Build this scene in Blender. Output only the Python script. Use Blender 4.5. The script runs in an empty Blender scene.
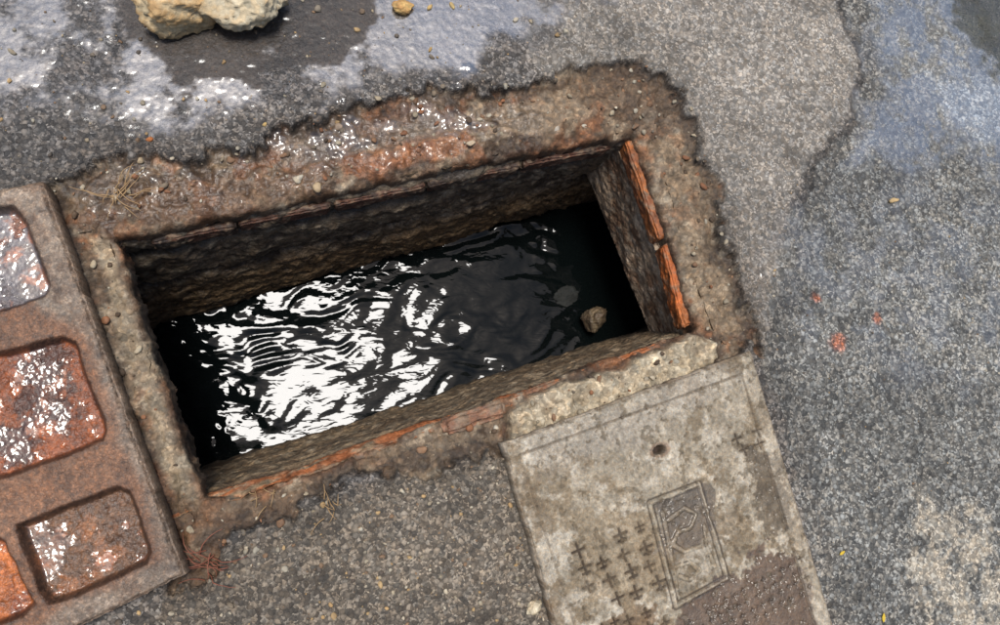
import bpy, bmesh, math, random
import numpy as np
from mathutils import Vector, Quaternion
random.seed(4); rng=np.random.default_rng(11)
sc=bpy.context.scene
H=1.5; F=722.0
# ---------------------------------------------------------------- camera
n=Vector(((340-500)/F,-(440-312.5)/F,-1)).normalized()
Q=n.rotation_difference(Vector((0,0,-1)))
cam_d=bpy.data.cameras.new('camera'); cam=bpy.data.objects.new('camera',cam_d)
sc.collection.objects.link(cam); sc.camera=cam
cam.location=(0,0,H); cam.rotation_mode='QUATERNION'; cam.rotation_quaternion=Q
cam_d.sensor_width=36; cam_d.lens=36*F/1000; cam_d.clip_end=500; cam_d.clip_start=0.02
def G(u,v,z=0.0):
    """site survey: measured point -> world position on the level z"""
    d=Q@Vector(((u-500)/F,-(v-312.5)/F,-1)); t=(z-H)/d.z
    return np.array([d.x*t,d.y*t,z])
def GP(pts,z=0.0): return np.array([G(u,v,z)[:2] for u,v in pts])
# ---------------------------------------------------------------- maths
TAB=rng.random((8,256,256))
def vn(x,y,s=0):
    xi=np.floor(x).astype(int); yi=np.floor(y).astype(int); fx=x-xi; fy=y-yi
    fx=fx*fx*(3-2*fx); fy=fy*fy*(3-2*fy); T=TAB[s%8]
    x0=(xi+s*37)&255; x1=(x0+1)&255; y0=(yi+s*91)&255; y1=(y0+1)&255
    return (T[x0,y0]*(1-fx)+T[x1,y0]*fx)*(1-fy)+(T[x0,y1]*(1-fx)+T[x1,y1]*fx)*fy
def fbm(x,y,sc_,o=4,s=0,g=.5):
    a=1;t=0;r=0;f=sc_
    for i in range(o):
        r=r+a*(vn(x*f+i*7.3,y*f-i*3.1,s+i)-.5); t+=a; a*=g; f*=2.07
    return r/t*2
def ss(a,b,x):
    t=np.clip((x-a)/(b-a),0,1); return t*t*(3-2*t)
def sd(P,poly):
    d=np.full(len(P),1e9); ins=np.zeros(len(P),bool); M=len(poly)
    for i in range(M):
        a=poly[i]; b=poly[(i+1)%M]; e=b-a; w=P-a
        t=np.clip((w@e)/(e@e+1e-12),0,1); q=w-t[:,None]*e
        d=np.minimum(d,(q*q).sum(1))
        c=((a[1]>P[:,1])!=(b[1]>P[:,1]))
        if e[1]!=0: ins^= c&(P[:,0]<(e[0])*(P[:,1]-a[1])/e[1]+a[0])
    d=np.sqrt(d); return np.where(ins,-d,d)
def dl(P,line):
    d=np.full(len(P),1e9)
    for i in range(len(line)-1):
        a=line[i]; b=line[i+1]; e=b-a; w=P-a
        t=np.clip((w@e)/(e@e+1e-12),0,1); q=w-t[:,None]*e
        d=np.minimum(d,(q*q).sum(1))
    return np.sqrt(d)
K=.72
def C(r,g,b,k=K):
    c=np.array([r,g,b])/255.; return np.where(c<=.04045,c/12.92,((c+.055)/1.055)**2.4)*k
def mx(col,c,m):
    m=np.clip(m,0,1)[:,None]; return col*(1-m)+np.asarray(c)*m
# ---------------------------------------------------------------- mesh out
def mesh_obj(name,V,Fc,col,msk,mat,parent=None,smooth=True):
    V=np.asarray(V,float); Fc=np.asarray(Fc,int)
    me=bpy.data.meshes.new(name); k=Fc.shape[1]
    me.vertices.add(len(V)); me.vertices.foreach_set('co',V.ravel())
    me.loops.add(Fc.size); me.loops.foreach_set('vertex_index',Fc.ravel())
    me.polygons.add(len(Fc)); me.polygons.foreach_set('loop_start',np.arange(len(Fc))*k)
    me.polygons.foreach_set('loop_total',np.full(len(Fc),k))
    me.update(calc_edges=True); me.validate()
    if smooth: me.polygons.foreach_set('use_smooth',np.ones(len(me.polygons),bool))
    for nm,a in(('Col',col),('Msk',msk)):
        at=me.attributes.new(nm,'FLOAT_COLOR','POINT')
        at.data.foreach_set('color',np.hstack([np.clip(a,0,1),np.ones((len(V),1))]).ravel())
    me.materials.append(mat)
    o=bpy.data.objects.new(name,me); sc.collection.objects.link(o)
    if parent: o.parent=parent
    return o
def grid_faces(nx,ny):
    i=np.arange(nx-1)[:,None]*ny+np.arange(ny-1)[None,:]
    i=i.ravel(); return np.stack([i,i+ny,i+ny+1,i+1],1)
def empty(name):
    o=bpy.data.objects.new(name,None); sc.collection.objects.link(o); o.empty_display_size=.1; return o
# ---------------------------------------------------------------- material
def make_mat(name,cs=130,cell=(.45,1.7),fine=90,bump=.5,bd=.003,rd=.85,rw=.3,film=.35,frough=.13,fbr=(.72,1.28),spec=.5,fb=.05,ftint=(1,.97,.92,1)):
    m=bpy.data.materials.new(name); m.use_nodes=True; nt=m.node_tree; N=nt.nodes; L=nt.links; N.clear()
    def nd(t,**k):
        o=N.new(t)
        for a,b in k.items(): setattr(o,a,b)
        return o
    def setin(s,v):
        if isinstance(v,(int,float,tuple)): s.default_value=v
        else: L.new(v,s)
    def mt(op,a,b=0.0,c=None):
        o=nd('ShaderNodeMath',operation=op); setin(o.inputs[0],a); setin(o.inputs[1],b)
        if c is not None: setin(o.inputs[2],c)
        return o.outputs[0]
    def mr(x,a,b,c,d):
        o=nd('ShaderNodeMapRange'); setin(o.inputs[0],x)
        for i,v in enumerate((a,b,c,d)): setin(o.inputs[i+1],v)
        return o.outputs[0]
    tc=nd('ShaderNodeTexCoord').outputs['Object']
    ac=nd('ShaderNodeAttribute',attribute_name='Col').outputs['Color']
    am=nd('ShaderNodeAttribute',attribute_name='Msk').outputs['Color']
    sp=nd('ShaderNodeSeparateColor'); L.new(am,sp.inputs[0]); agg,wet,pud=sp.outputs[0:3]
    def vor(s):
        o=nd('ShaderNodeTexVoronoi'); L.new(warp,o.inputs['Vector']); o.inputs['Scale'].default_value=s; return o
    def noi(s,d=6,r=.65,v=None):
        o=nd('ShaderNodeTexNoise'); L.new(v or tc,o.inputs['Vector']); o.inputs['Scale'].default_value=s
        o.inputs['Detail'].default_value=d; o.inputs['Roughness'].default_value=r; return o
    nw=noi(cs*.8,1,.5)
    va=nd('ShaderNodeVectorMath',operation='SCALE'); L.new(nw.outputs['Color'],va.inputs[0]); va.inputs['Scale'].default_value=.7/cs
    vb=nd('ShaderNodeVectorMath',operation='ADD'); L.new(tc,vb.inputs[0]); L.new(va.outputs[0],vb.inputs[1]); warp=vb.outputs[0]
    v1=vor(cs); v2=vor(cs*2.2); nA=noi(fine,4,.75).outputs[0]; nB=noi(9,3,.6).outputs[0]
    s1=nd('ShaderNodeSeparateColor'); L.new(v1.outputs['Color'],s1.inputs[0])
    s2=nd('ShaderNodeSeparateColor'); L.new(v2.outputs['Color'],s2.inputs[0])
    r1=mt('POWER',s1.outputs[0],2.2)
    r2=mt('POWER',s2.outputs[0],2.4)
    big=mt('GREATER_THAN',s1.outputs[1],.55)
    rr=mt('ADD',mt('MULTIPLY',r1,big),mt('MULTIPLY',r2,mt('SUBTRACT',1.0,big)))
    cb=mr(rr,0.0,1.0,cell[0],cell[1])
    edge=mr(v1.outputs['Distance'],.3,.7,1.0,.45)
    edge=mt('MAXIMUM',edge,mt('SUBTRACT',1.0,big))
    cb=mt('MULTIPLY',cb,edge)
    br=mt('ADD',mt('MULTIPLY',mt('SUBTRACT',cb,1.0),agg),1.0)
    br=mt('MULTIPLY',br,mr(nA,.3,.7,fbr[0],fbr[1])); br=mt('MULTIPLY',br,mr(nB,.3,.7,.82,1.18))
    vm=nd('ShaderNodeVectorMath',operation='SCALE'); L.new(ac,vm.inputs[0]); L.new(br,vm.inputs['Scale'])
    tint=nd('ShaderNodeMix',data_type='RGBA'); tint.inputs[6].default_value=(1.08,1.0,.9,1); tint.inputs[7].default_value=(.97,1.0,1.02,1); L.new(s1.outputs[2],tint.inputs[0])
    vt=nd('ShaderNodeVectorMath',operation='MULTIPLY'); L.new(vm.outputs[0],vt.inputs[0]); L.new(tint.outputs[2],vt.inputs[1])
    hh=mt('MULTIPLY',mt('MULTIPLY',mr(v1.outputs['Distance'],0,.7,1,0),mr(s1.outputs[0],0,1,.3,1)),agg)
    hh=mt('ADD',hh,mt('MULTIPLY',mr(v2.outputs['Distance'],0,.7,.45,0),agg))
    hh=mt('ADD',hh,mt('MULTIPLY',nA,.9)); hh=mt('MULTIPLY',hh,mr(pud,0,1,1,.25))
    bp=nd('ShaderNodeBump'); bp.inputs['Strength'].default_value=bump; bp.inputs['Distance'].default_value=bd; L.new(hh,bp.inputs['Height'])
    p=nd('ShaderNodeBsdfPrincipled'); L.new(vt.outputs[0],p.inputs['Base Color']); L.new(bp.outputs[0],p.inputs['Normal'])
    ro=mt('ADD',mr(wet,0,1,rd,rw),mr(nA,.3,.7,-.08,.08)); L.new(ro,p.inputs['Roughness'])
    L.new(mr(wet,0,1,spec*.6,spec*1.3),p.inputs['Specular IOR Level'])
    gl=nd('ShaderNodeBsdfGlossy'); gl.inputs['Roughness'].default_value=frough; gl.inputs['Color'].default_value=ftint
    b2=nd('ShaderNodeBump'); b2.inputs['Strength'].default_value=fb; b2.inputs['Distance'].default_value=.004
    L.new(hh,b2.inputs['Height']); L.new(b2.outputs[0],gl.inputs['Normal'])
    ms=nd('ShaderNodeMixShader'); L.new(mt('MULTIPLY',mt('MULTIPLY',pud,film),mr(nA,.3,.6,.7,1.15)),ms.inputs[0]); L.new(p.outputs[0],ms.inputs[1]); L.new(gl.outputs[0],ms.inputs[2])
    out=nd('ShaderNodeOutputMaterial'); L.new(ms.outputs[0],out.inputs[0]); return m
M_asph=make_mat('asphalt',cs=106,cell=(.40,2.6),fine=170,bump=.9,bd=.004,rw=.30,film=.42,frough=.10,ftint=(.97,.98,.97,1))
M_rim=make_mat('rough_mortar',cs=85,cell=(.55,1.75),fine=60,bump=.75,bd=.004,rw=.32,fbr=(.58,1.35),film=.14,frough=.15)
M_wall=make_mat('pit_wall_concrete',cs=60,cell=(.55,1.5),fine=38,bump=.9,bd=.006,rd=.75,rw=.45,fbr=(.5,1.5))
M_brick=make_mat('broken_brick',cs=150,cell=(.7,1.35),fine=60,bump=.6,bd=.003,rd=.75,rw=.45,fbr=(.5,1.4))
M_cov=make_mat('cover_concrete',cs=260,cell=(.7,1.4),fine=110,bump=.55,bd=.0025,rw=.42,fbr=(.66,1.3))
M_rust=make_mat('rusty_iron',cs=170,cell=(.45,1.9),fine=75,bump=.8,bd=.003,rd=.7,rw=.38,film=.10,frough=.10,fbr=(.5,1.5),fb=.08)
M_stone=make_mat('stone',cs=90,cell=(.8,1.2),fine=50,bump=.6,bd=.004,fbr=(.7,1.2))
# ---------------------------------------------------------------- survey polygons
OPEN=[(114,238),(200,221),(300,199),(420,172),(540,150),(636,134),(652,170),(672,238),(700,328),(640,350),(560,378),(440,422),(330,468),(270,488),(203,500),(180,440),(150,345)]
RIM=[(30,185),(110,165),(175,158),(232,150),(262,132),(325,118),(365,100),(425,92),(480,86),(530,84),(590,68),(640,66),(672,72),(690,110),(708,170),(728,240),(742,290),(760,350),(640,420),(505,448),(470,465),(410,472),(330,490),(290,520),(232,535),(205,570),(170,590),(90,400)]
LUMP=[(508,410),(560,384),(640,360),(690,334),(716,342),(712,364),(640,398),(560,428),(512,444)]
oP=GP(OPEN); rP=GP(RIM); lP=GP(LUMP)
cs_=np.array([G(u,v)[:2] for u,v in((-40,-40),(1040,-40),(1040,665),(-40,665))])
x0,y0=cs_.min(0)-.05; x1,y1=cs_.max(0)+.05
ST=.0035
def axis(a,b):
    f=np.arange(a,b,ST); o=[]; d=ST*2; p=0
    while p<60: p+=d; d*=1.45; o.append(p)
    o=np.array(o); return np.concatenate([a-o[::-1],f,f[-1]+o])
X=axis(x0,x1); Y=axis(y0,y1); nx,ny=len(X),len(Y)
xx,yy=np.meshgrid(X,Y,indexing='ij'); P=np.stack([xx.ravel(),yy.ravel()],1); px,py=P[:,0],P[:,1]
n1=fbm(px,py,12,5,1,.6); n2=fbm(px,py,40,4,2,.6); n3=fbm(px,py,4,4,3); n4=fbm(px,py,110,3,5,.6); n5=fbm(px,py,22,5,6,.65)
n6=fbm(px,py,8,6,4,.68)
dO=sd(P,oP)+n1*.010+n2*.005
dR=sd(P,rP)+n1*.055+n2*.024
rim=1-ss(-.006,.006,dR)
col=np.tile(C(114,109,104),(len(P),1)); agg=np.full(len(P),.95); wet=np.full(len(P),.35); pud=np.zeros(len(P))
hz=n3*.006+n1*.002+n4*.0012
mid=GP([(480,-80),(828,-60),(838,10),(862,60),(852,118),(812,160),(792,220),(775,300),(765,360),(700,330),(640,60),(540,80)])
dM=sd(P,mid)+n1*.03+n2*.01
mM=1-ss(-.02,.02,dM); col=mx(col,C(143,137,129),mM); agg=agg*(1-mM*.35); wet=wet*(1-mM*.5)
rightp=GP([(828,-80),(840,10),(862,60),(852,118),(812,160),(792,220),(775,300),(765,360),(830,620),(850,720),(1300,720),(1300,-80)])
dRt=sd(P,rightp)+n1*.03+n2*.01; mR=1-ss(-.015,.015,dRt)
col=mx(col,C(122,121,116),mR); wet=np.maximum(wet,mR*.55); hz=hz-mR*.004
ed=np.exp(-(dRt/.010)**2)*ss(.35,.6,1-dl(P,GP([(835,0),(862,60),(852,118),(812,160)]))/.25)
col=mx(col,C(64,58,54),ed*.8)
col=mx(col,C(104,99,92),np.exp(-((dRt+.03)/.03)**2)*.4)
bl=GP([(505,440),(560,640),(600,760),(60,760),(185,575),(290,510),(410,470)]); mB=1-ss(-.02,.03,sd(P,bl)+n1*.03)
col=mx(col,C(114,105,93),mB); agg=agg*(1-mB*.15)
tl=GP([(-200,60),(160,90),(260,120),(200,150),(60,190),(-200,220)]); mT=1-ss(-.04,.04,sd(P,tl)+n1*.08); col=mx(col,C(94,90,86),mT*.8); wet=np.maximum(wet,mT*.6)
col=col*(1+np.clip(n3,-.5,.5)*.3+n6*.45)[:,None]
col=mx(col,C(76,66,56),np.exp(-(np.clip(dR,0,1)/.05)**2)*.65*ss(-.2,.25,n6))
# wet area top-left
w1=GP([(-120,-90),(640,-90),(600,0),(540,40),(470,72),(380,88),(300,100),(240,118),(170,120),(90,95),(-60,110)])
dW=sd(P,w1)+n1*.11+n5*.05; mW=1-ss(-.04,.04,dW)
wet=np.maximum(wet,mW*.9); col=mx(col,C(92,88,86),mW*.7)
film=mW*ss(-.25,.15,n6*1.2+.5*n1)
pud=np.maximum(pud,film*.75); agg=agg*(1-film*.45)
dk=GP([(115,-60),(126,15),(155,50),(205,88),(250,84),(265,62),(330,66),(378,40),(392,-60)])
dD=sd(P,dk)+n1*.08+n2*.018; mD=1-ss(-.008,.012,dD); col=mx(col,C(56,47,39)*(1+n6*.9).reshape(-1,1),mD*.93); agg=agg*(1-mD*.4); pud=pud*(1-mD)+mD*.06; wet=np.maximum(wet*(1-mD)+mD*.7,0)
lt=GP([(405,-40),(520,-40),(515,20),(470,66),(420,60),(400,20)]); mL=1-ss(-.02,.03,sd(P,lt)+n1*.08); pud=np.maximum(pud,mL*.95*(1-mD))
w2=GP([(842,-60),(1200,-60),(1200,190),(1000,185),(960,160),(900,170),(850,160),(850,140),(868,70)])
dW2=sd(P,w2)+n1*.16+n5*.06; m2=1-ss(-.09,.06,dW2); pud=np.maximum(pud,m2*ss(-.5,.1,n5+n1*.4)); wet=np.maximum(wet,m2); agg=agg*(1-m2*.25)
wl=GP([(930,75),(1000,85),(1060,120),(1060,150),(960,130)]); ml=1-ss(-.05,.05,sd(P,wl)+n1*.08); col=mx(col,C(176,180,180),ml*.7); pud=np.maximum(pud,ml)  # white puddle reflection painted into the ground colour, gloss added over it
w3=GP([(940,-60),(1200,-60),(1200,90),(1000,78),(965,50)]); m3=1-ss(-.015,.015,sd(P,w3)+n1*.07+n2*.02); col=mx(col,C(54,53,38)*(1+n6*1.2).reshape(-1,1),m3*.95); pud=pud*(1-m3*.8); agg=agg*(1-m3*.5)  # dark green tree reflection in the corner puddle, painted as base colour
w4=GP([(780,200),(900,180),(1100,200),(1100,420),(900,380),(800,330)]); m4=1-ss(-.1,.1,sd(P,w4)+n1*.1); pud=np.maximum(pud,m4*.35*ss(-.2,.3,n5)); wet=np.maximum(wet,m4*.7)
wp=GP([(925,500),(1010,530),(1100,640),(1000,760),(930,700),(912,560)]); mP=(1-ss(-.03,.03,sd(P,wp)+n1*.09+n2*.03)); mP=mP*ss(-.35,.15,n5+n4*.5)
col=mx(col,C(190,180,162),mP*.75); agg=agg*(1-mP*.35)
wp2=GP([(812,430),(835,430),(840,455),(820,470)]); mP2=(1-ss(-.01,.01,sd(P,wp2)+n1*.05)); col=mx(col,C(180,176,168),mP2*.3)
for (u,v,r) in((838,341,.022),(818,297,.011),(878,318,.014)):
    c=G(u,v)[:2]; d=np.hypot(px-c[0],py-c[1])+n2*.014; col=mx(col,C(182,112,84),(1-ss(r*.5,r*1.3,d))*.75)
# --- rim
rc=np.tile(C(134,115,94),(len(P),1))
rc=mx(rc,C(80,64,50),ss(-.10,.26,n6)*.85)
rc=mx(rc,C(178,163,141),ss(.06,.36,fbm(px,py,24,5,4,.65))*.7)
rc=mx(rc,C(150,96,58),ss(.10,.38,fbm(px,py,14,4,7,.6))*.6)
def spot(poly,c,s,nz=.04,soft=.01,arr=None):
    m=(1-ss(-soft,soft,sd(P,GP(poly))+n1*nz+n2*nz*.4))*s; return m
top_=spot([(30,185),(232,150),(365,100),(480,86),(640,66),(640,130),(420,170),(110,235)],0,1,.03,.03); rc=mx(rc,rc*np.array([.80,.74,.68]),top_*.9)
m=spot([(330,160),(400,142),(470,125),(470,150),(400,168),(340,182)],0,1); rc=mx(rc,C(164,106,66),m*.65)
ms=spot([(230,140),(380,112),(500,104),(490,130),(400,140),(300,165)],0,1,.06); rc=mx(rc,C(132,116,102),ms*.6)
m=spot([(490,105),(560,92),(600,110),(560,130),(500,140)],0,1,.05); rc=mx(rc,C(166,146,122),m*.6)
m=spot([(120,190),(230,175),(330,165),(330,190),(220,215),(125,230)],0,1,.05); rc=mx(rc,C(116,88,64),m*.65)
left_m=spot([(86,235),(112,240),(150,345),(180,440),(200,500),(205,540),(170,470),(120,340)],0,1,.03); rc=mx(rc,C(168,153,130)*(1+n6*.9).reshape(-1,1),left_m*.8)
m=spot([(60,185),(110,165),(110,235),(85,235)],0,1); rc=mx(rc,C(98,78,60),m*.65)
m=spot([(600,60),(672,68),(700,120),(655,140),(600,100)],0,1); rc=mx(rc,C(92,74,58),m*.7)
m=spot([(655,140),(690,130),(745,330),(705,330)],0,1); rc=mx(rc,C(146,127,103)*(1+n6*1.0).reshape(-1,1),m*.6)
m=spot([(300,455),(470,430),(500,440),(400,475),(320,500)],0,1); rc=mx(rc,C(116,100,81),m*.7)
m=spot([(170,500),(290,495),(300,520),(232,540),(200,580),(160,560)],0,1); rc=mx(rc,C(104,82,62),m*.7)
dn=np.exp(-((dR+.016)/.020)**2); rc=mx(rc,C(62,49,39),dn*.8*ss(-.3,.2,n5))
de=np.exp(-((dO-.003)/.010)**2); rc=mx(rc,C(92,60,38),de*.65*ss(-.2,.2,n5))
dl_=1-ss(-.010,.006,sd(P,lP)+n1*.02+n2*.008); rc=mx(rc,C(194,180,154)*(1+n5*.5).reshape(-1,1),dl_*.85)
rc=mx(rc,C(60,48,38),np.exp(-((sd(P,lP)+n1*.02+n2*.008-.006)/.006)**2)*.6)
rc=rc*(1+n4*.4+n2*.38)[:,None]
hr=-.012+n5*.018+n2*.008+n4*.002+n3*.006
hr=hr+dl_*(.026+n2*.006)
hr=hr+spot([(300,170),(400,145),(520,120),(640,95),(640,125),(520,145),(400,168),(310,190)],0,1,.03,.02)*.012
rwet=.25+.5*spot([(60,190),(300,120),(520,90),(540,140),(300,190),(110,225)],0,1,.08,.04)
hz=hz*(1-rim)+hr*rim+np.exp(-((dR-.012)/.012)**2)*.006
hz=hz*(1-pud*.5)
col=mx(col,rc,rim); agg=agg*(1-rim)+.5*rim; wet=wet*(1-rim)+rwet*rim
pud=pud*(1-rim)+rim*np.clip(ms*.8*ss(-.15,.2,n5)+ (rwet>.5)*ss(.15,.4,n2+n5*.5)*.2,0,1)*(1-dl_)
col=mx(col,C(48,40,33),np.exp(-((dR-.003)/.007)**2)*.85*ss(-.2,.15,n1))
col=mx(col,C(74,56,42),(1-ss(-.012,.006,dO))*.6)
hz=hz-(1-ss(-.004,.012,dO))*.010-np.clip(-dO,0,.02)/.014*.05
far=ss(1.5,4,np.hypot(px,py)); hz=hz*(1-far)
D2=dO.reshape(nx,ny); gx=np.gradient(D2,X,axis=0).ravel(); gy=np.gradient(D2,Y,axis=1).ravel(); gl_=np.hypot(gx,gy)+1e-6
mv=np.clip(-dO,0,.02)*(dO>-.03); vx=px+gx/gl_*mv/np.maximum(gl_,.6); vy=py+gy/gl_*mv/np.maximum(gl_,.6)
V=np.stack([vx,vy,hz],1); Fc=grid_faces(nx,ny)
fO=dO[Fc].max(1); Fc=Fc[fO>-.012]; fr=rim[Fc].mean(1)>.5
msk=np.stack([agg,wet,pud],1)
def sub(fc):
    u,inv=np.unique(fc,return_inverse=True); return u,inv.reshape(fc.shape)
pit=empty('drainage_pit')
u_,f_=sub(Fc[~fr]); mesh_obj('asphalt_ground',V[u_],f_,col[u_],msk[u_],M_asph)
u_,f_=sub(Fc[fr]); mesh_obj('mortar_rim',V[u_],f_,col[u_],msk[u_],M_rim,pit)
HZ=hz.reshape(nx,ny)
def gz(x,y):
    i=min(max(np.searchsorted(X,x),0),nx-1); j=min(max(np.searchsorted(Y,y),0),ny-1); return HZ[i,j]
# ---------------------------------------------------------------- pit walls
def wall(name,levels,cfn,ext=.08,step=.005,amp=.012,seed=0,mat=None):
    A=np.array([G(*l[1],l[0]) for l in levels]); B=np.array([G(*l[2],l[0]) for l in levels])
    A2=A-(B-A)*ext; B2=B+(B-A)*ext; A,B=A2,B2
    L=np.linalg.norm(B[0]-A[0]); ns=int(L/step); seg=np.linalg.norm(np.diff((A+B)/2,axis=0),axis=1); cum=np.concatenate([[0],np.cumsum(seg)])
    nt_=int(cum[-1]/step)+2; tt=np.linspace(0,cum[-1],nt_); s=np.linspace(0,1,ns)
    Ai=np.stack([np.interp(tt,cum,A[:,k]) for k in range(3)],1); Bi=np.stack([np.interp(tt,cum,B[:,k]) for k in range(3)],1)
    W=Ai[None]*(1-s[:,None,None])+Bi[None]*s[:,None,None]
    S=(s[:,None]*L+0*tt[None]).ravel(); T=(0*s[:,None]+tt[None]).ravel(); W=W.reshape(-1,3)
    e=(B[0]-A[0])/L; nn=np.cross(e,[0,0,1.]); cen=GP([(400,310)])[0]
    if np.dot(nn[:2],cen-A[0][:2])<0: nn=-nn
    a=fbm(S,T*1.5,9,5,seed,.6)*amp*1.6+fbm(S,T,40,4,seed+1,.6)*amp*.7
    c,extra,wv=cfn(S,T,W,L)
    W=W+nn[None]*(a+extra)[:,None]
    mk=np.stack([np.full(len(S),.5),np.full(len(S),1.)*wv,np.zeros(len(S))],1)
    return mesh_obj(name,W,grid_faces(ns,nt_),c,mk,mat or M_wall,pit)
def c_far(S,T,W,L):
    z=W[:,2]; a=fbm(S,T*3,14,5,2,.65); b=fbm(S,T*2,35,4,3,.6)
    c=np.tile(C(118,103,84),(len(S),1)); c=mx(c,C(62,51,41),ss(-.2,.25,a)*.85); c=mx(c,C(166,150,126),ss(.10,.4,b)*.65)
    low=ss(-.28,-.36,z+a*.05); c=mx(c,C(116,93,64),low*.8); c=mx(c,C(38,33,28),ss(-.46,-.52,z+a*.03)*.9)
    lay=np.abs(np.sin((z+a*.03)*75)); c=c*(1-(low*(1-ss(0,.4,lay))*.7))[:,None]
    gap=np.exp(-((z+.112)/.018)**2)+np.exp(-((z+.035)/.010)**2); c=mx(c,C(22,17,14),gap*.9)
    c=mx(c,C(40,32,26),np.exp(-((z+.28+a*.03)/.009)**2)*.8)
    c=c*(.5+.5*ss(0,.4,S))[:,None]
    ex=-gap*.014-np.exp(-((z+.28+a*.03)/.010)**2)*.010-low*(1-ss(0,.4,lay))*.008+low*.012
    return c,ex,.5+0*S
wall('wall_long_far',[(-.015,(104,228),(650,124)),(-.05,(118,245),(636,139)),(-.11,(122,262),(622,152)),(-.28,(130,290),(604,172)),(-.56,(142,334),(578,205))],c_far,.1,seed=1)  # far long wall, dirty grey-brown concrete
def c_near(S,T,W,L):
    z=W[:,2]; a=fbm(S*.6,T*4,22,5,4,.65); b=fbm(S,T*2,35,4,6,.6)
    c=np.tile(C(150,130,104),(len(S),1)); c=mx(c,C(96,78,60),ss(-.15,.3,a)*.8); c=mx(c,C(178,160,134),ss(.1,.4,b)*.6)
    br=1-ss(-.004,.004,np.abs(z+.035+b*.012)-.018); c=mx(c,C(176,102,56),br*.85*ss(-.35,.05,a))
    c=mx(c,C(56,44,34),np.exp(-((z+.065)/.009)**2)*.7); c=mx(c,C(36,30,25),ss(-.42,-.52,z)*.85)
    return c,-np.exp(-((z+.065)/.010)**2)*.006,.4+0*S
wall('wall_long_near',[(-.015,(196,510),(706,345)),(-.04,(203,497),(697,334)),(-.09,(205,490),(685,334)),(-.28,(202,480),(655,332)),(-.56,(196,466),(622,333))],c_near,.1,seed=4,amp=.008)  # near long wall, lighter brown concrete
def c_left(S,T,W,L):
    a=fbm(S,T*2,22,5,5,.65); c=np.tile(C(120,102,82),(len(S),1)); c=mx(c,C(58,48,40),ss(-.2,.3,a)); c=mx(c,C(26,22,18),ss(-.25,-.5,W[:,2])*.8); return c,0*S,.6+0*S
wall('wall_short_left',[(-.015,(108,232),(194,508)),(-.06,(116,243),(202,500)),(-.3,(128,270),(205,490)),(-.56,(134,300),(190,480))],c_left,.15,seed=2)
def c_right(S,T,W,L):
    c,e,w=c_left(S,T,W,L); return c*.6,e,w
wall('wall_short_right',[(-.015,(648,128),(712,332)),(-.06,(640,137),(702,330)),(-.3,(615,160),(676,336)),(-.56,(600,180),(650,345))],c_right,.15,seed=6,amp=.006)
def solid(name,verts8,colfn,mat,parent,rnd,step,a1,a2,fs,seed,mk):
    bm=bmesh.new(); vs=[bm.verts.new(tuple(p)) for p in verts8]; A=vs[:4]; B=vs[4:]
    bm.faces.new(A); bm.faces.new(B[::-1])
    for i in range(4): bm.faces.new([A[i],B[i],B[(i+1)%4],A[(i+1)%4]])
    bmesh.ops.recalc_face_normals(bm,faces=bm.faces); bmesh.ops.bevel(bm,geom=bm.edges[:],offset=rnd,segments=3,affect='EDGES')
    bmesh.ops.triangulate(bm,faces=bm.faces[:])
    for _ in range(9):
        long=[e2 for e2 in bm.edges if e2.calc_length()>step*2]
        if not long or len(bm.faces)>60000: break
        bmesh.ops.subdivide_edges(bm,edges=long,cuts=1); bmesh.ops.triangulate(bm,faces=[f for f in bm.faces if len(f.verts)>3])
    bm.normal_update(); bm.verts.index_update()
    V=np.array([v.co[:] for v in bm.verts]); Nn=np.array([v.normal[:] for v in bm.verts]); Fc=np.array([[v.index for v in f.verts] for f in bm.faces]); bm.free()
    a=fbm(V[:,0]+V[:,2]*1.3,V[:,1]-V[:,2]*.7,fs,5,seed,.6); b=fbm(V[:,0]-V[:,2],V[:,1]+V[:,2],fs*2.8,4,seed+3,.6)
    V=V+Nn*(a*a1+b*a2)[:,None]
    return mesh_obj(name,V,Fc,colfn(V,a,b),np.tile(mk,(len(V),1)),mat,parent)
def block(name,quad,ztop,zbot,colr,mat,parent=None,amp=.004,step=.004,rnd=.004,seed=0,wetv=.3,col2=None):
    q=[G(u,v,ztop) for u,v in quad]; vb=[(p[0],p[1],zbot) for p in q]
    def cf(V,a,b):
        c=np.tile(colr,(len(V),1))*(1+a*.6+b*.5)[:,None]
        c=mx(c,col2,ss(-.05,.25,a)); return mx(c,C(140,118,96),ss(.12,.32,b)*.75)
    return solid(name,q+vb,cf,mat,parent,rnd,step,amp*1.6,amp*.8,28,seed,[.4,wetv,0])
def slab():
    t1=G(617,141,-.075);t2=G(688,334,-.075);b1=G(578,158,-.29);b2=G(651,338,-.29)
    e=(t2-t1)/np.linalg.norm(t2-t1); t1=t1-e*.08; b1=b1-e*.08; t2=t2+e*.03; b2=b2+e*.03
    out=np.array([-e[1],e[0],0]); 
    if out[0]<0: out=-out
    o_=out*.07
    def cf(V,a,b):
        a=fbm(V[:,1],V[:,2]*1.5,16,5,2,.65); b=fbm(V[:,1],V[:,2],60,4,5,.6)
        c=np.tile(C(184,160,134),(len(V),1)); c=mx(c,C(132,98,72),ss(-.1,.3,a)*.85); c=mx(c,C(210,192,168),ss(.05,.3,b)*.6); return mx(c,C(70,56,44),ss(-.24,-.30,V[:,2])*.6)
    solid('concrete_lintel',[t1+o_,t1,b1,b1+o_,t2+o_,t2,b2,b2+o_],cf,M_wall,pit,.008,.0045,.006,.003,16,2,[.6,.3,0])
slab()
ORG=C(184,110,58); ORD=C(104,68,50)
block('brick_a',[(625,140),(634,139),(667,236),(659,240)],-.036,-.085,ORG,M_brick,pit,seed=1,col2=C(140,86,54))
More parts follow.
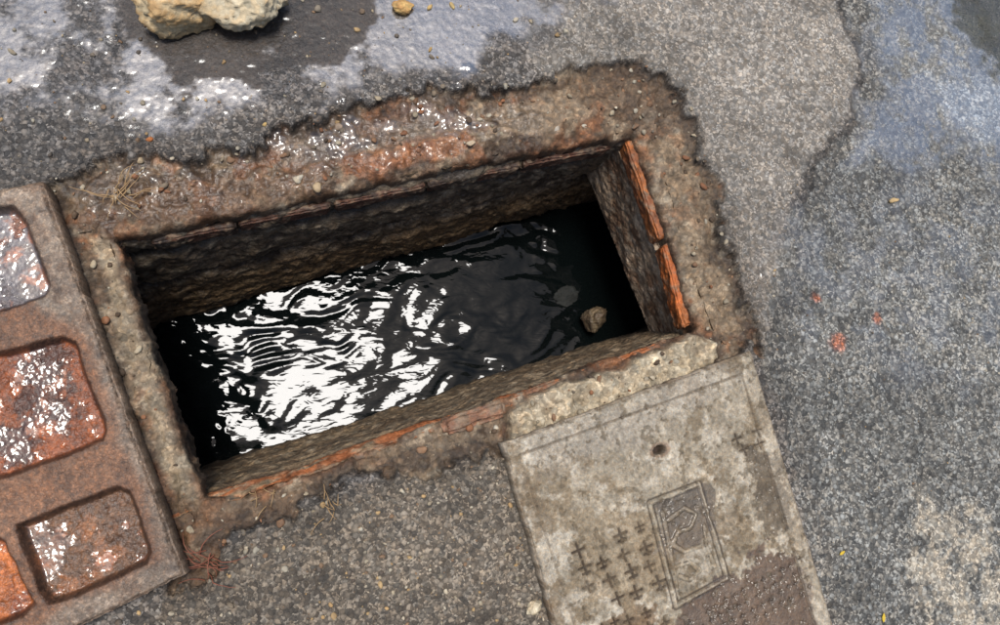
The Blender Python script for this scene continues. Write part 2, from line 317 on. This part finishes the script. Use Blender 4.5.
block('brick_c',[(663,246),(672,243),(693,324),(684,328)],-.034,-.085,ORG,M_brick,pit,seed=3,col2=C(192,104,48))
block('brick_d',[(440,420),(503,400),(508,416),(446,436)],.002,-.05,C(160,116,90),M_brick,pit,seed=4,col2=C(140,118,98),amp=.004,rnd=.008)
block('brick_e',[(352,454),(434,426),(437,432),(356,462)],-.016,-.05,C(164,106,66),M_brick,pit,seed=5,col2=C(110,84,64),amp=.004)
block('brick_f',[(272,484),(346,457),(349,464),(276,492)],-.018,-.05,C(146,100,68),M_brick,pit,seed=6,col2=C(120,98,76),amp=.004)
block('brick_g',[(512,396),(590,367),(592,373),(515,402)],-.014,-.05,C(170,106,62),M_brick,pit,seed=7,col2=C(130,90,64),amp=.004)
block('brick_h',[(596,365),(668,339),(670,345),(600,371)],-.014,-.05,C(176,104,56),M_brick,pit,seed=8,col2=C(130,88,60),amp=.004)
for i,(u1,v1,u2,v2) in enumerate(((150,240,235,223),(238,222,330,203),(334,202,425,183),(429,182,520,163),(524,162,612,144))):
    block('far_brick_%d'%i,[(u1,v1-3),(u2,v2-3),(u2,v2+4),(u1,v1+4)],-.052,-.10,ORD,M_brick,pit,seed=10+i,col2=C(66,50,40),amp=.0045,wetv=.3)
# ---------------------------------------------------------------- water
wz=-.5
a0=GP([(70,150),(720,150),(720,560),(70,560)],wz); ax0,ay0=a0.min(0); ax1,ay1=a0.max(0)
Xw=np.arange(ax0,ax1,.003); Yw=np.arange(ay0,ay1,.003); wx,wy=np.meshgrid(Xw,Yw,indexing='ij'); wx=wx.ravel(); wy=wy.ravel()
th=math.radians(14); ra=wx*math.cos(th)+wy*math.sin(th); rb=-wx*math.sin(th)+wy*math.cos(th)
wa=fbm(wx,wy,6,2,3)*.09; wb=fbm(wx,wy,7,2,4)*.07
r1=fbm(ra+wa,(rb+wb)*2.6,8,2,1,.35); r2=fbm(ra+wb*1.4,(rb+wa)*2.8,17,1,2); r3=fbm(wx+wa*2,wy*1.5+wb*2,30,1,6); r4=fbm(wx,wy,3,2,5)
amp=.6+.8*ss(-.3,.4,r4)
wh=(r1*.0048+r2*.0021+r3*.0006)*amp
Wv=np.stack([wx,wy,wz+wh],1)
mw=bpy.data.materials.new('dark_water'); mw.use_nodes=True; nt=mw.node_tree; p=nt.nodes['Principled BSDF']
p.inputs['Base Color'].default_value=(.002,.003,.003,1); p.inputs['Roughness'].default_value=.035; p.inputs['IOR'].default_value=1.33
tcn=nt.nodes.new('ShaderNodeTexCoord'); mp=nt.nodes.new('ShaderNodeMapping'); mp.inputs['Rotation'].default_value=(0,0,-th); mp.inputs['Scale'].default_value=(1,2.4,1)
no=nt.nodes.new('ShaderNodeTexNoise'); no.inputs['Scale'].default_value=30; no.inputs['Detail'].default_value=1; no.inputs['Distortion'].default_value=.8
bp=nt.nodes.new('ShaderNodeBump'); bp.inputs['Strength'].default_value=.12; bp.inputs['Distance'].default_value=.006
nt.links.new(tcn.outputs['Object'],mp.inputs[0]); nt.links.new(mp.outputs[0],no.inputs[0]); nt.links.new(no.outputs[0],bp.inputs['Height']); nt.links.new(bp.outputs[0],p.inputs['Normal'])
mesh_obj('water',Wv,grid_faces(len(Xw),len(Yw)),np.zeros((len(Wv),3)),np.zeros((len(Wv),3)),mw)
# ---------------------------------------------------------------- covers
def cover(name,quad,zt,zb,fn,mat,step=.0017):
    q=np.array([G(u,v,zt) for u,v in quad]); w=np.linalg.norm(q[1]-q[0]); l=np.linalg.norm(q[3]-q[0])
    def ax(nm):
        t=np.linspace(0,1,int(nm/step)); return np.sort(np.concatenate([[0,0,0.0015],t[1:-1],[.9985,1,1]]))
    S,T=np.meshgrid(ax(w),ax(l),indexing='ij'); ns,nt2=S.shape
    b=np.zeros((ns,nt2),bool); b[0,:]=b[-1,:]=b[:,0]=b[:,-1]=True
    S=S.ravel()[:,None];T=T.ravel()[:,None]
    W=q[0]*(1-S)*(1-T)+q[1]*S*(1-T)+q[2]*S*T+q[3]*(1-S)*T
    c,h,m=fn(W[:,:2],S[:,0],T[:,0],w,l)
    de=np.minimum(np.minimum(S[:,0],1-S[:,0])*w,np.minimum(T[:,0],1-T[:,0])*l)
    nb=fbm(W[:,0],W[:,1],45,4,3,.6); h=h-(1-ss(0,.009,de+nb*.006))*.006
    c=mx(c,c*.6+C(150,120,95)*.2,(1-ss(0,.01,de)))
    W[:,2]=zt+h; bb=b.ravel(); W[bb,2]=zb; c[bb]*=.5
    cen=W.mean(0); ed=(de<.004); W[ed,:2]+= (cen[:2]-W[ed,:2])/np.linalg.norm(cen[:2]-W[ed,:2],axis=1)[:,None]*(np.abs(nb[ed])*.005)[:,None]
    return mesh_obj(name,W,grid_faces(ns,nt2)[:, ::-1] ,c,m,mat)
zc=.048
def f_right(P,S,T,w,l):
    x,y=P[:,0],P[:,1]; n1=fbm(x,y,12,5,2,.6); n2=fbm(x,y,40,4,3,.6); n4=fbm(x,y,120,3,4,.6); n5=fbm(x,y,20,5,5,.65)
    g=lambda pts:GP(pts,zc)
    c=np.tile(C(168,157,138),(len(x),1)); c=mx(c,C(134,118,95),ss(.0,.25,n5)*.75); c=mx(c,C(200,191,175),ss(.08,.32,n2+n1*.3)*.6)
    h=n1*.0015+n4*.0006+n2*.0008
    def stain(poly,cc,k,sf=.004,nz=.06):
        nonlocal c
        d=1-ss(-sf,sf,sd(P,g(poly))+n1*nz+n2*nz*.55); c=mx(c,C(*cc),d*k); return d
    wetm=stain([(655,650),(685,605),(735,565),(770,535),(792,545),(822,660),(840,760),(640,800)],(88,64,42),.9,.005,.05)
    wetm=np.maximum(wetm,stain([(682,478),(706,484),(714,520),(692,552),(670,548),(664,505)],(84,71,54),.85))
    wetm=np.maximum(wetm,.6*stain([(744,458),(777,450),(794,510),(778,550),(756,520)],(92,78,58),.8))
    stain([(575,625),(660,598),(680,700),(600,740)],(116,92,66),.75)
    stain([(503,443),(518,440),(556,560),(600,720),(580,760)],(122,105,84),.55)
    stain([(640,545),(740,500),(750,530),(650,580)],(120,102,80),.5)
    stain([(555,535),(650,518),(672,590),(585,618),(568,580)],(150,134,110),.7)
    stain([(520,440),(640,400),(720,365),(740,380),(640,430),(530,470)],(180,172,160),.5,.02)
    r1=dl(P,g([(520,455),(742,374),(805,590),(838,706)])); h=h-(1-ss(.001,.0035,r1))*.003; c=mx(c,C(92,80,66),(1-ss(.001,.004,r1))*.6)
    right_band=1-ss(-.002,.002,sd(P,g([(745,374),(756,370),(862,706),(842,712),(806,590)]))); h=h+right_band*.0015; c=mx(c,C(168,157,140),right_band*.4)
    r1=dl(P,g([(520,455),(575,625),(612,770)])); h=h-(1-ss(.001,.003,r1))*.002; c=mx(c,C(110,96,80),(1-ss(.001,.0035,r1))*.4)
    EM=[(650,503),(699,484),(727,578),(676,606)]
    fr=dl(P,g(EM+EM[:1])); h=h+(1-ss(.0015,.004,fr))*.004; c=mx(c,C(178,166,146),(1-ss(.001,.004,fr))*.5); e2=np.exp(-((fr-.0065)/.0022)**2); c=mx(c,C(58,47,36),e2*.9)
    ins=sd(P,g(EM))<-.012
    em=np.zeros(len(x))
    for line in ([(668,520),(684,508),(696,514),(690,528),(678,532),(672,544),(684,552),(700,546)],[(704,526),(706,545),(714,566)],[(676,566),(690,562),(700,570),(690,580),(680,576)],[(662,512),(668,540),(676,590)]):
        em=np.maximum(em,1-ss(.003,.006,dl(P,g(line))+n2*.003))
    h=h+em*.004*ins; c=mx(c,C(150,136,114),ins*em*.5); c=mx(c,C(52,43,33),ins*np.exp(-((em-.25)/.22)**2)*.85)
    A_=GP([(503,443)],zc)[0]; B_=GP([(752,350)],zc)[0]; ex=(B_-A_)/np.linalg.norm(B_-A_); ey=np.array([-ex[1],ex[0]])
    R=random.Random(5)
    def glyph(cu,cv,sz,kind=None):
        nonlocal h,c
        q=GP([(cu,cv)],zc)[0]; dx=x-q[0]; dy=y-q[1]; idx=np.where((np.abs(dx)<sz*1.3)&(np.abs(dy)<sz*1.3))[0]
        if not len(idx): return
        a=dx[idx]*ex[0]+dy[idx]*ex[1]; b=dx[idx]*ey[0]+dy[idx]*ey[1]; wd=max(sz*.13,.0017)
        def bar(x1,y1,x2,y2):
            p=np.array([x1,y1])*sz; e=np.array([x2-x1,y2-y1])*sz; wx_=a-p[0]; wy_=b-p[1]; t=np.clip((wx_*e[0]+wy_*e[1])/(e@e),0,1); return np.hypot(wx_-t*e[0],wy_-t*e[1])
        s=np.minimum(bar(0,-.5,0,.5),bar(-.5,.05,.5,.05))
        if kind!='plus' and R.random()<.3: s=np.minimum(s,bar(-.3,-.4,.3,-.4))
        e=1-ss(wd*.5,wd*1.1,s); h[idx]-=e*.004
        c[idx]=mx(c[idx],C(52,40,30),e*.92*R.uniform(.75,1)); sh=np.exp(-((s-wd*1.5)/(wd*.6))**2); c[idx]=mx(c[idx],C(104,88,68),sh*.4)
    def block_g(c00,c10,c01,rows,cols,sz,kind=None,skip=.05):
        for r in range(rows):
            for k in range(cols):
                if R.random()<skip: continue
                f=k/max(cols-1,1); gg=r/max(rows-1,1)
                glyph(c00[0]+(c10[0]-c00[0])*f+(c01[0]-c00[0])*gg+R.uniform(-2,2),c00[1]+(c10[1]-c00[1])*f+(c01[1]-c00[1])*gg+R.uniform(-2,2),sz*R.uniform(.8,1.12),kind)
    block_g((578,550),(640,527),(596,608),4,4,.025,None,.08)
    block_g((602,630),(660,608),(610,660),3,5,.021,None,.08)
    block_g((738,438),(756,431),(743,450),2,2,.022,'plus',0)
    block_g((690,622),(800,560),(700,650),4,13,.0115,'plus')
    block_g((598,425),(670,398),(602,437),1,4,.010,'plus',.4)
    k=GP([(660,450)],zc)[0]; dx=x-k[0];dy=y-k[1]; a=dx*ex[0]+dy*ex[1]; b=dx*ey[0]+dy*ey[1]; kd=np.hypot(a/1.25,b/.8)
    hole=1-ss(.009,.0135,kd+n2*.002); h=h-hole*.035; c=mx(c,C(50,34,26),hole*.95); c=mx(c,C(124,92,72),np.exp(-((kd-.016)/.004)**2)*.6)
    pit_=ss(.30,.38,fbm(x,y,70,3,7,.6)); h=h-pit_*.002; c=mx(c,C(100,88,70),pit_*.6)
    c=c*(1+n4*.35+n2*.2)[:,None]
    m=np.stack([np.full(len(x),.4),.12+wetm*.6,wetm*.05],1); return c,h,m
cover('manhole_cover',[(503,443),(752,350),(858,706),(603,798)],zc,-.004,f_right,M_cov)
zl=.055
def f_left(P,S,T,w,l):
    x,y=P[:,0],P[:,1]; n1=fbm(x,y,12,5,5,.6); n2=fbm(x,y,40,4,1,.6); n4=fbm(x,y,120,3,2,.6); n5=fbm(x,y,20,5,3,.65)
    g=lambda pts:GP(pts,zl)
    c=np.tile(C(134,116,100),(len(x),1)); c=mx(c,C(162,145,128),ss(-.1,.3,n5)*.6); c=mx(c,C(100,76,58),ss(.05,.35,n2)*.6); h=n1*.001+n4*.0006+n2*.0008
    wet=np.full(len(x),.4); pud=np.zeros(len(x))
    fr=1-ss(-.01,.02,sd(P,g([(15,300),(60,325),(85,345),(120,440),(145,500),(160,560),(60,600),(40,630),(-200,700),(-200,300)]))+n1*.02); c=mx(c,C(128,84,54),fr*.8)
    cells=[([(-120,222),(14,204),(27,219),(52,284),(46,297),(0,313),(-120,345)],(112,104,106),1.,(96,84,82)),
           ([(-120,375),(0,350),(62,335),(76,341),(108,430),(104,441),(60,460),(0,480),(-120,508)],(146,80,42),.5,(88,52,36)),
           ([(14,525),(118,485),(131,490),(153,552),(147,565),(70,600),(48,606),(38,594)],(112,80,56),.8,(140,92,58)),
           ([(-120,570),(-16,532),(4,540),(36,604),(22,618),(-120,668)],(196,112,54),.3,(150,82,44))]
    for i,(poly,cc,pw,c2) in enumerate(cells):
        s=sd(P,g(poly))+n2*.003; m=1-ss(-.012,.001,s); rad=np.exp(-((s+.004)/.006)**2)
        h=h-m*.022; cl=np.tile(C(*cc),(len(x),1)); cl=mx(cl,C(*c2),ss(-.05,.2,n5)); cl=mx(cl,C(192,112,58),ss(.18,.4,n2)*.5); c=mx(c,cl,m); c=mx(c,C(52,34,25),rad*.75)
        pm=m*ss(-.05,.05,n1*.7+n5*.6+(.2 if i==0 else -.04))*pw
        if i in(1,2): pm=np.maximum(pm,m*ss(.26,.30,n2)*.9)
        rough=m*(1-pm); h=h+rough*(n2*.003+n4*.0015); pud=np.maximum(pud,pm); wet=np.maximum(wet,m*.7)
    rim_=ss(.35,.45,fbm(x,y,60,3,6)); c=mx(c,C(80,58,44),rim_*.5)
    c=c*(1+n4*.3+n2*.15)[:,None]
    return c,h,np.stack([np.full(len(x),.45),wet,pud],1)
cover('manhole_cover.001',[(-190,226),(42,180),(185,575),(-40,688)],zl,-.004,f_left,M_rust)
# ---------------------------------------------------------------- rocks & gravel
bmt=bmesh.new(); bmesh.ops.create_icosphere(bmt,subdivisions=5,radius=1); bmt.verts.index_update()
IV=np.array([v.co[:] for v in bmt.verts]); IF=np.array([[v.index for v in f.verts] for f in bmt.faces]); bmt.free()
def rock(name,u,v,r,sc3,rot,c1,c2,seed,zoff=.6,z=0.,wetv=.15,mat=None):
    rg=np.random.default_rng(seed); V=IV.copy()
    for _ in range(16):
        d=rg.normal(size=3); d/=np.linalg.norm(d); k=rg.uniform(.6,.9); s=V@d; V=V-np.maximum(s-k,0)[:,None]*d*.95
    a=fbm(V[:,0]+V[:,2],V[:,1]-V[:,2]*.6,2.2,5,seed,.6); b=fbm(V[:,0]-V[:,2],V[:,1]+V[:,2],9,4,seed+2,.6)
    V=V*(1+a*.26+b*.10)[:,None]*np.array(sc3)*r; ca,sa=math.cos(rot),math.sin(rot); V=V@np.array([[ca,sa,0],[-sa,ca,0],[0,0,1]])
    g=G(u,v,z); low=1-ss(-.5,.1,V[:,2]/r/sc3[2]); V=V+np.array([g[0],g[1],z+r*sc3[2]*zoff])
    c=np.tile(c1,(len(V),1)); c=mx(c,c2,ss(-.1,.25,a+b*.5)); c=c*(1+b*.5)[:,None]; c=mx(c,c2*.4,low*.8)
    return mesh_obj(name,V,IF,c,np.tile([.3,wetv,0],(len(V),1)),mat or M_stone)
rock('rock',184,9,.088,(1.0,.9,.7),.4,C(228,206,166),C(206,172,124),3)
rock('rock.001',239,2,.098,(1.05,.9,.7),-.3,C(222,206,174),C(196,172,134),8)
rock('rock.002',403,9,.024,(1.1,.9,.6),.2,C(214,178,116),C(186,146,94),12)
rock('rock.003',534,607,.019,(1.1,.8,.6),.8,C(226,212,184),C(190,176,150),15)
rock('rock.004',592,320,.042,(.95,.9,1.0),.3,C(124,108,84),C(90,74,56),21,zoff=.3,z=-.47,wetv=.4)
rock('rock.005',566,299,.045,(1.1,.8,.4),.5,C(34,36,34),C(26,28,26),24,zoff=-.38,z=-.5,wetv=.1)
bmt=bmesh.new(); bmesh.ops.create_icosphere(bmt,subdivisions=2,radius=1); bmt.verts.index_update()
SV=np.array([v.co[:] for v in bmt.verts]); SF=np.array([[v.index for v in f.verts] for f in bmt.faces]); bmt.free()
def scatter(name,items,mat):
    VV=[];FF=[];CC=[];MM=[];o=0; rg=np.random.default_rng(3)
    for (x,y,r,c) in items:
        V=SV.copy()
        for _ in range(5):
            d=rg.normal(size=3); d/=np.linalg.norm(d); s=V@d; V=V-np.maximum(s-.6,0)[:,None]*d
        V=V*(1+rg.normal(size=(len(V),1))*.04)*r*np.array([rg.uniform(.8,1.3),rg.uniform(.6,1),rg.uniform(.45,.7)]); t=rg.uniform(0,6.28); ca,sa=math.cos(t),math.sin(t); V=V@np.array([[ca,sa,0],[-sa,ca,0],[0,0,1]])
        V=V+np.array([x,y,gz(x,y)+r*.25]); VV.append(V);FF.append(SF+o);o+=len(V); CC.append(np.tile(c*rg.uniform(.75,1.15),(len(V),1))); MM.append(np.tile([.2,.2,0],(len(V),1)))
    return mesh_obj(name,np.vstack(VV),np.vstack(FF),np.vstack(CC),np.vstack(MM),mat)
items=[]
pal=[C(190,180,160),C(168,156,134),C(130,118,102),C(186,156,112),C(104,94,84),C(140,114,90)]
def zone(poly,nn,rmin,rmax,cols=pal):
    q=GP(poly); lo=q.min(0);hi=q.max(0)
    pts=rng.uniform(lo,hi,(nn*6,2)); ok=sd(pts,q)<0; ok&=sd(pts,oP)>.02
    for p_ in pts[ok][:nn]:
        r=rmin+(rmax-rmin)*rng.random()**3; items.append((p_[0],p_[1],r,cols[rng.integers(len(cols))]))
zone([(185,590),(290,510),(500,450),(550,625),(100,625)],420,.0015,.0070)
zone([(0,0),(620,0),(480,90),(250,140),(0,170)],200,.0015,.0075)
zone([(640,60),(830,0),(850,120),(790,220),(765,340)],60,.0012,.003)
zone([(780,200),(1000,150),(1000,625),(840,625),(760,350)],150,.0012,.004)
zone(RIM,520,.002,.010,pal[:3]+[C(140,108,82),C(150,104,74),C(92,76,60)])
for u,v,r,c in((895,200,.013,C(205,180,135)),(430,8,.008,C(210,180,120)),(452,6,.008,C(200,175,120)),(318,187,.012,C(190,165,130)),(470,145,.012,C(196,176,148)),(338,125,.010,C(170,150,130)),(556,130,.009,C(200,190,175)),(75,296,.006,C(200,190,170)),(140,160,.008,C(180,160,130)),(150,140,.007,C(190,120,70)),(230,158,.009,C(150,120,95)),(497,428,.007,C(210,200,180)),(715,345,.008,C(200,190,170)),(265,125,.006,C(210,180,120)),(430,50,.006,C(205,170,110)),(318,10,.01,C(150,140,125)),(362,12,.008,C(140,120,100))):
    g=G(u,v); items.append((g[0],g[1],r,c))
scatter('gravel',items,M_stone)
bi=[]
for u,v,s,k in((838,341,.010,10),(818,297,.006,3),(878,318,.005,2)):
    g=G(u,v)
    for _ in range(k): bi.append((g[0]+random.gauss(0,s*.8),g[1]+random.gauss(0,s*.8),random.uniform(.002,.005),C(188,118,88)))
scatter('brick_crumbs',bi,M_brick)
def simple(name,c,r=.7):
    m=bpy.data.materials.new(name); m.use_nodes=True; nt=m.node_tree; p=nt.nodes['Principled BSDF']; no=nt.nodes.new('ShaderNodeTexNoise'); no.inputs['Scale'].default_value=120
    rp=nt.nodes.new('ShaderNodeMix'); rp.data_type='RGBA'; rp.inputs[6].default_value=(*[float(k*.6) for k in c],1); rp.inputs[7].default_value=(*[float(k*1.2) for k in c],1)
    nt.links.new(no.outputs[0],rp.inputs[0]); nt.links.new(rp.outputs[2],p.inputs['Base Color']); p.inputs['Roughness'].default_value=r; return m
M_leaf=simple('yellow_leaf',C(225,190,50)); M_straw=simple('dry_straw',C(186,152,108)); M_twig=simple('red_twig',C(150,90,68))
def leaf(name,u,v,r,rot,mat):
    g=G(u,v); z=gz(g[0],g[1])+.003; bm=bmesh.new(); pts=[(-1,0),(-.5,.35),(.1,.45),(.7,.25),(1.1,0),(.7,-.25),(.1,-.42),(-.5,-.33)]
    c0=bm.verts.new((0,0,.15)); vs=[bm.verts.new((a,b,.35*abs(b)+.1*a*a)) for a,b in pts]
    for i in range(8): bm.faces.new([c0,vs[i],vs[(i+1)%8]])
    me=bpy.data.meshes.new(name); bm.to_mesh(me); bm.free(); me.materials.append(mat); o=bpy.data.objects.new(name,me); sc.collection.objects.link(o); o.scale=(r,r,r); o.location=(g[0],g[1],z); o.rotation_euler=(0,0,rot)
leaf('leaf',842,553,.008,.5,M_leaf); leaf('leaf.001',884,618,.010,1.4,M_leaf)
def tuft(name,u,v,n_,ln,mat,seed,ang=(0,6.28)):
    R=random.Random(seed); g=G(u,v); cu=bpy.data.curves.new(name,'CURVE'); cu.dimensions='3D'; cu.bevel_depth=.0012; cu.bevel_resolution=1
    for _ in range(n_):
        a=R.uniform(*ang); l=R.uniform(.4,1)*ln; bx=g[0]+R.gauss(0,.012); by=g[1]+R.gauss(0,.012); s=cu.splines.new('POLY'); s.points.add(6); b2=R.uniform(-1.2,1.2)
        x,y=bx,by
        for i in range(7):
            t=i/6; zz=gz(x,y)+.003+.02*math.sin(t*2.6)*R.uniform(.6,1); s.points[i].co=(x,y,zz,1); s.points[i].radius=1-.6*t; a2=a+b2*t; x+=math.cos(a2)*l/6; y+=math.sin(a2)*l/6
    cu.materials.append(mat); o=bpy.data.objects.new(name,cu); sc.collection.objects.link(o)
tuft('dry_grass',118,192,16,.08,M_straw,1); tuft('dry_grass.001',208,560,16,.07,M_twig,2); tuft('dry_grass.002',330,505,10,.04,M_straw,3); tuft('dry_grass.003',262,492,8,.035,M_straw,5)
# ---------------------------------------------------------------- light
w=bpy.data.worlds.new('World'); sc.world=w; w.use_nodes=True; nt=w.node_tree; sk=nt.nodes.new('ShaderNodeTexSky'); sk.sky_type='NISHITA'; sk.sun_disc=False
el=math.radians(82); az=math.radians(132)
sk.sun_elevation=el; sk.sun_rotation=math.pi/2-az; sk.dust_density=3; sk.air_density=1.0; sk.ozone_density=.8
nt.links.new(sk.outputs[0],nt.nodes['Background'].inputs[0]); nt.nodes['Background'].inputs[1].default_value=.12
sl=bpy.data.lights.new('sun','SUN'); sl.energy=3.9; sl.angle=math.radians(19); sl.color=(1,.975,.945); so=bpy.data.objects.new('sun',sl); sc.collection.objects.link(so)
dv=Vector((math.cos(el)*math.cos(az),math.cos(el)*math.sin(az),math.sin(el))); so.rotation_euler=dv.to_track_quat('Z','Y').to_euler(); so.location=dv*5
sc.view_settings.view_transform='Standard'; sc.view_settings.look='None'; sc.view_settings.exposure=0
